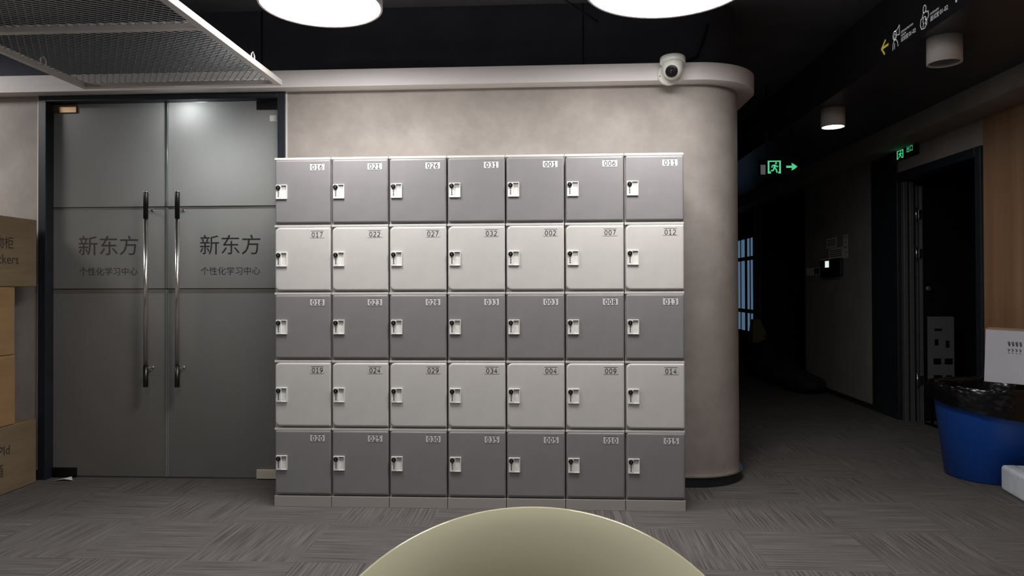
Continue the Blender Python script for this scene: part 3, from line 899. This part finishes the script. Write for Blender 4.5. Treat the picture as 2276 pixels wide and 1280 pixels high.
# ------------------------------------------------------------------ bin, liner, carton, package
BX, BY = 2.70, 4.675
b = thing('waste_bin', (BX, BY, 0), 'round blue plastic waste bin at the right edge', 'bin')
m = MB().lathe([(0.235, 0.0), (0.245, 0.006), (0.306, 0.53), (0.312, 0.54), (0.308, 0.55), (0.300, 0.54), (0.240, 0.02), (0.01, 0.018)], (BX, BY, 0), (0, 0, 1), 64)
m.build('bin_body', BLUE, b)
rings = []
prof = [(0.272, 0.44), (0.283, 0.50), (0.290, 0.535), (0.296, 0.556), (0.306, 0.570), (0.317, 0.574), (0.325, 0.564), (0.329, 0.545), (0.331, 0.515), (0.331, 0.485), (0.330, 0.455)]
NB, NK = 220, 44
for kk in range(NK + 1):
    f = kk / NK * (len(prof) - 1)
    k = min(int(f), len(prof) - 2)
    f -= k
    r = prof[k][0] * (1 - f) + prof[k + 1][0] * f
    z = prof[k][1] * (1 - f) + prof[k + 1][1] * f
    s_ = kk / NK
    ring = []
    for i in range(NB):
        a = 2 * math.pi * i / NB
        q = Vector((math.cos(a) * 0.32, math.sin(a) * 0.32, s_ * 0.35))
        n1 = noise.noise(q * 11) + 0.6 * abs(noise.noise(q * 27 + Vector((3, 1, 7)))) + 0.4 * noise.noise(q * 60)
        n2 = noise.noise(q * 14 + Vector((9, 2, 5))) + 0.5 * noise.noise(q * 40)
        amp = 0.008 if s_ > 0.4 else 0.004
        rr_ = r + amp * n1 + (0.005 if s_ > 0.42 else -0.006)
        zz = z + 0.009 * n2 * (1.0 if 0.3 < s_ < 0.75 else 0.5)
        if s_ > 0.55:   # hem hangs lower towards the right
            g = (s_ - 0.55) / 0.45
            drop = 0.115 * (0.5 + 0.5 * math.cos(a - math.radians(-40))) - 0.03
            zz -= drop * g
            rr_ -= max(drop, 0) * 0.14 * g
        ring.append((BX + rr_ * math.cos(a), BY + rr_ * math.sin(a), zz))
    rings.append(ring)
m = MB().loft(rings, 0, True, False, False)
m.build('bin_liner', BAG, None, label='crumpled black plastic bag lining the blue bin', cat='bin bag')
# white carton lying across the bin
ct = thing('white_carton', (2.70, 4.60, 0.60), 'white carton with small printed marks, resting on top of the blue bin', 'carton')
R = Matrix.Translation((2.570, 4.500, 0.606)) @ Matrix.Rotation(math.radians(-34.4), 4, 'Z') @ Matrix.Rotation(math.radians(1.9), 4, 'Y')
MB().box((0, 0, 0), (0.42, 0.22, 0.311), 0.002, mtx=R).build('box_body', WCARD, ct)
MB().box((0, -0.001, 0.310), (0.42, 0.221, 0.3145), 0.0, mtx=R).build('box_lid', KRAFT, ct)
m = MB()
o = R @ Vector((0.112, -0.0015, 0.245))
ex = (R.to_3x3() @ Vector((1, 0, 0)))
ey = (R.to_3x3() @ Vector((0, 0, 1)))
pp = []
for i in range(4):
    cx0 = i * 0.0185
    pp += stroke([(cx0, 0), (cx0 + 0.007, -0.026)], 0.004) + stroke([(cx0 + 0.006, 0.002), (cx0 + 0.011, -0.022)], 0.004)
    pp += stroke([(cx0, -0.040), (cx0 + 0.009, -0.048), (cx0 + 0.002, -0.056)], 0.004) + stroke([(cx0 + 0.002, -0.064), (cx0 + 0.010, -0.066)], 0.003)
m.flat(pp, o, ex, ey)
m.build('printed_marks', INK, ct)
# white wrapped package on the floor
pk = thing('wrapped_package', (2.80, 4.12, 0), 'low white plastic wrapped package on the carpet before the blue bin', 'package')
R2 = Matrix.Translation((2.575, 4.36, 0)) @ Matrix.Rotation(math.radians(-8), 4, 'Z')
MB().box((0, -0.52, 0.0), (0.42, 0, 0.148), 0.022, seg=4, mtx=R2).build('wrapped_block', FOAM, pk)
m = MB()
for i in range(7):
    x = 0.05 + 0.05 * i
    a = R2 @ Vector((x, -0.49, 0.149)); c = R2 @ Vector((x - 0.02, -0.25, 0.154)); e = R2 @ Vector((x + 0.015, -0.03, 0.149))
    m.tube([a, c, e], 0.0035, 6)
m.build('film_folds', FOAM, pk)

# ------------------------------------------------------------------ cartons on the left
BXF = -3.135
def carton(y0, y1, z0, z1, mt, label, prints, dx=0.0):
    xf = BXF + dx
    t = thing('cardboard_box', (xf - 0.25, (y0 + y1) / 2, z0), label, 'box', 'cardboard boxes stacked by the glass doors')
    MB().box((xf - 0.5, y0, z0 + 0.001), (xf, y1, z1 - 0.001), 0.006).build('carton_body', mt, t)
    MB().box((xf - 0.3, y0 + 0.003, z1 - 0.0025), (xf - 0.24, y1 - 0.003, z1 + 0.0005)).build('tape', KRAFT, t)
    if prints:
        m = MB()
        for (s, size, y, z, flip) in prints:
            e = -1 if flip else 1
            m.text(s, size, (xf + 0.0008, y, z), (0, e, 0), (0, 0, e), 0, 'RIGHT')
        m.build('print', CARDINK, t)
carton(3.68, 4.275, 0.0, 0.387, CARDO, 'brown cardboard box at the bottom of the left stack, on the carpet', [('PId', 0.075, 4.06, 0.225, False), ('箱', 0.085, 4.01, 0.11, False)])
carton(3.52, 4.10, 0.387, 0.792, CARD, 'tan cardboard box second from the bottom of the left stack', None, 0.0)
carton(3.52, 4.10, 0.792, 1.188, CARD, 'tan cardboard box directly beneath the top box of the left stack', None, -0.003)
carton(3.68, 4.275, 1.188, 1.597, CARDO, 'brown cardboard box with printed lettering on top of the left stack', [('储物柜', 0.075, 4.085, 1.415, False), ('Lockers', 0.078, 4.125, 1.322, False)])
MB().add([(-3.05, 4.30, 0.004), (-2.99, 4.315, 0.012), (-2.93, 4.31, 0.006), (-2.96, 4.345, 0.02), (-3.03, 4.34, 0.004)], [[0, 1, 3, 4], [1, 2, 3]]).build('paper_scrap', PAPER, None, label='small white paper scrap on the carpet at the foot of the left glass door', cat='scrap')

# ------------------------------------------------------------------ tub chair in the foreground
CHX, CHY, CHR = -0.03, 0.945, 0.30
ch = thing('tub_chair', (CHX, CHY, 0), 'glossy cream plastic tub chair in the foreground, before the lockers', 'chair')
def rim_z(a):     # a = degrees from the back centre
    t = abs(a)
    pts = [(0, 0.800), (15, 0.796), (30, 0.784), (45, 0.763), (60, 0.737), (80, 0.697), (110, 0.64), (140, 0.55), (180, 0.47)]
    for (a0, z0), (a1, z1) in zip(pts[:-1], pts[1:]):
        if t <= a1:
            k = (t - a0) / (a1 - a0)
            return z0 + (z1 - z0) * k
    return 0.47
def smooth_rim(a):
    return sum(rim_z(a + d) for d in range(-18, 19, 3)) / 13
NR, NA = 18, 96
inner, outer = [], []
for k in range(NR + 1):
    s = k / NR
    ri, ro = [], []
    for i in range(NA):
        a = -180 + 360 * i / NA
        zr = smooth_rim(a)
        zb = 0.43
        z = zr + (zb - zr) * s
        rad = CHR * (1 - 0.34 * (1 - math.exp(-6.0 * s)) - 0.12 * s ** 4.0)
        an = math.radians(a)
        ri.append((CHX + rad * math.sin(an), CHY + rad * math.cos(an), z))
        ro.append((CHX + (rad + 0.007) * math.sin(an), CHY + (rad + 0.007) * math.cos(an), z - 0.004 - 0.012 * s))
    inner.append(ri)
    outer.append(ro)
lip = [[((p[0] + q[0]) / 2, (p[1] + q[1]) / 2, p[2] + 0.0015) for p, q in zip(inner[0], outer[0])]]
rings = [[(CHX + (p[0] - CHX) * f, CHY + (p[1] - CHY) * f, 0.43 - 0.010 * (1 - f)) for p in inner[-1]] for f in (0.05, 0.5, 0.85)]
rings += inner[::-1] + lip + outer
rings += [[(CHX + (p[0] - CHX) * f, CHY + (p[1] - CHY) * f, 0.418 - 0.010 * (1 - f)) for p in outer[-1]] for f in (0.85, 0.5, 0.05)]
MB().loft(rings, 0, True, True, True).build('shell', CREAM, ch)
for k in range(4):
    a = math.radians(45 + 90 * k)
    MB().lathe([(0.016, 0), (0.011, 0.45)], (CHX + 0.24 * math.cos(a), CHY + 0.24 * math.sin(a), 0), (-0.12 * math.cos(a), -0.12 * math.sin(a), 0.42), 14).build('leg', WOOD, ch)
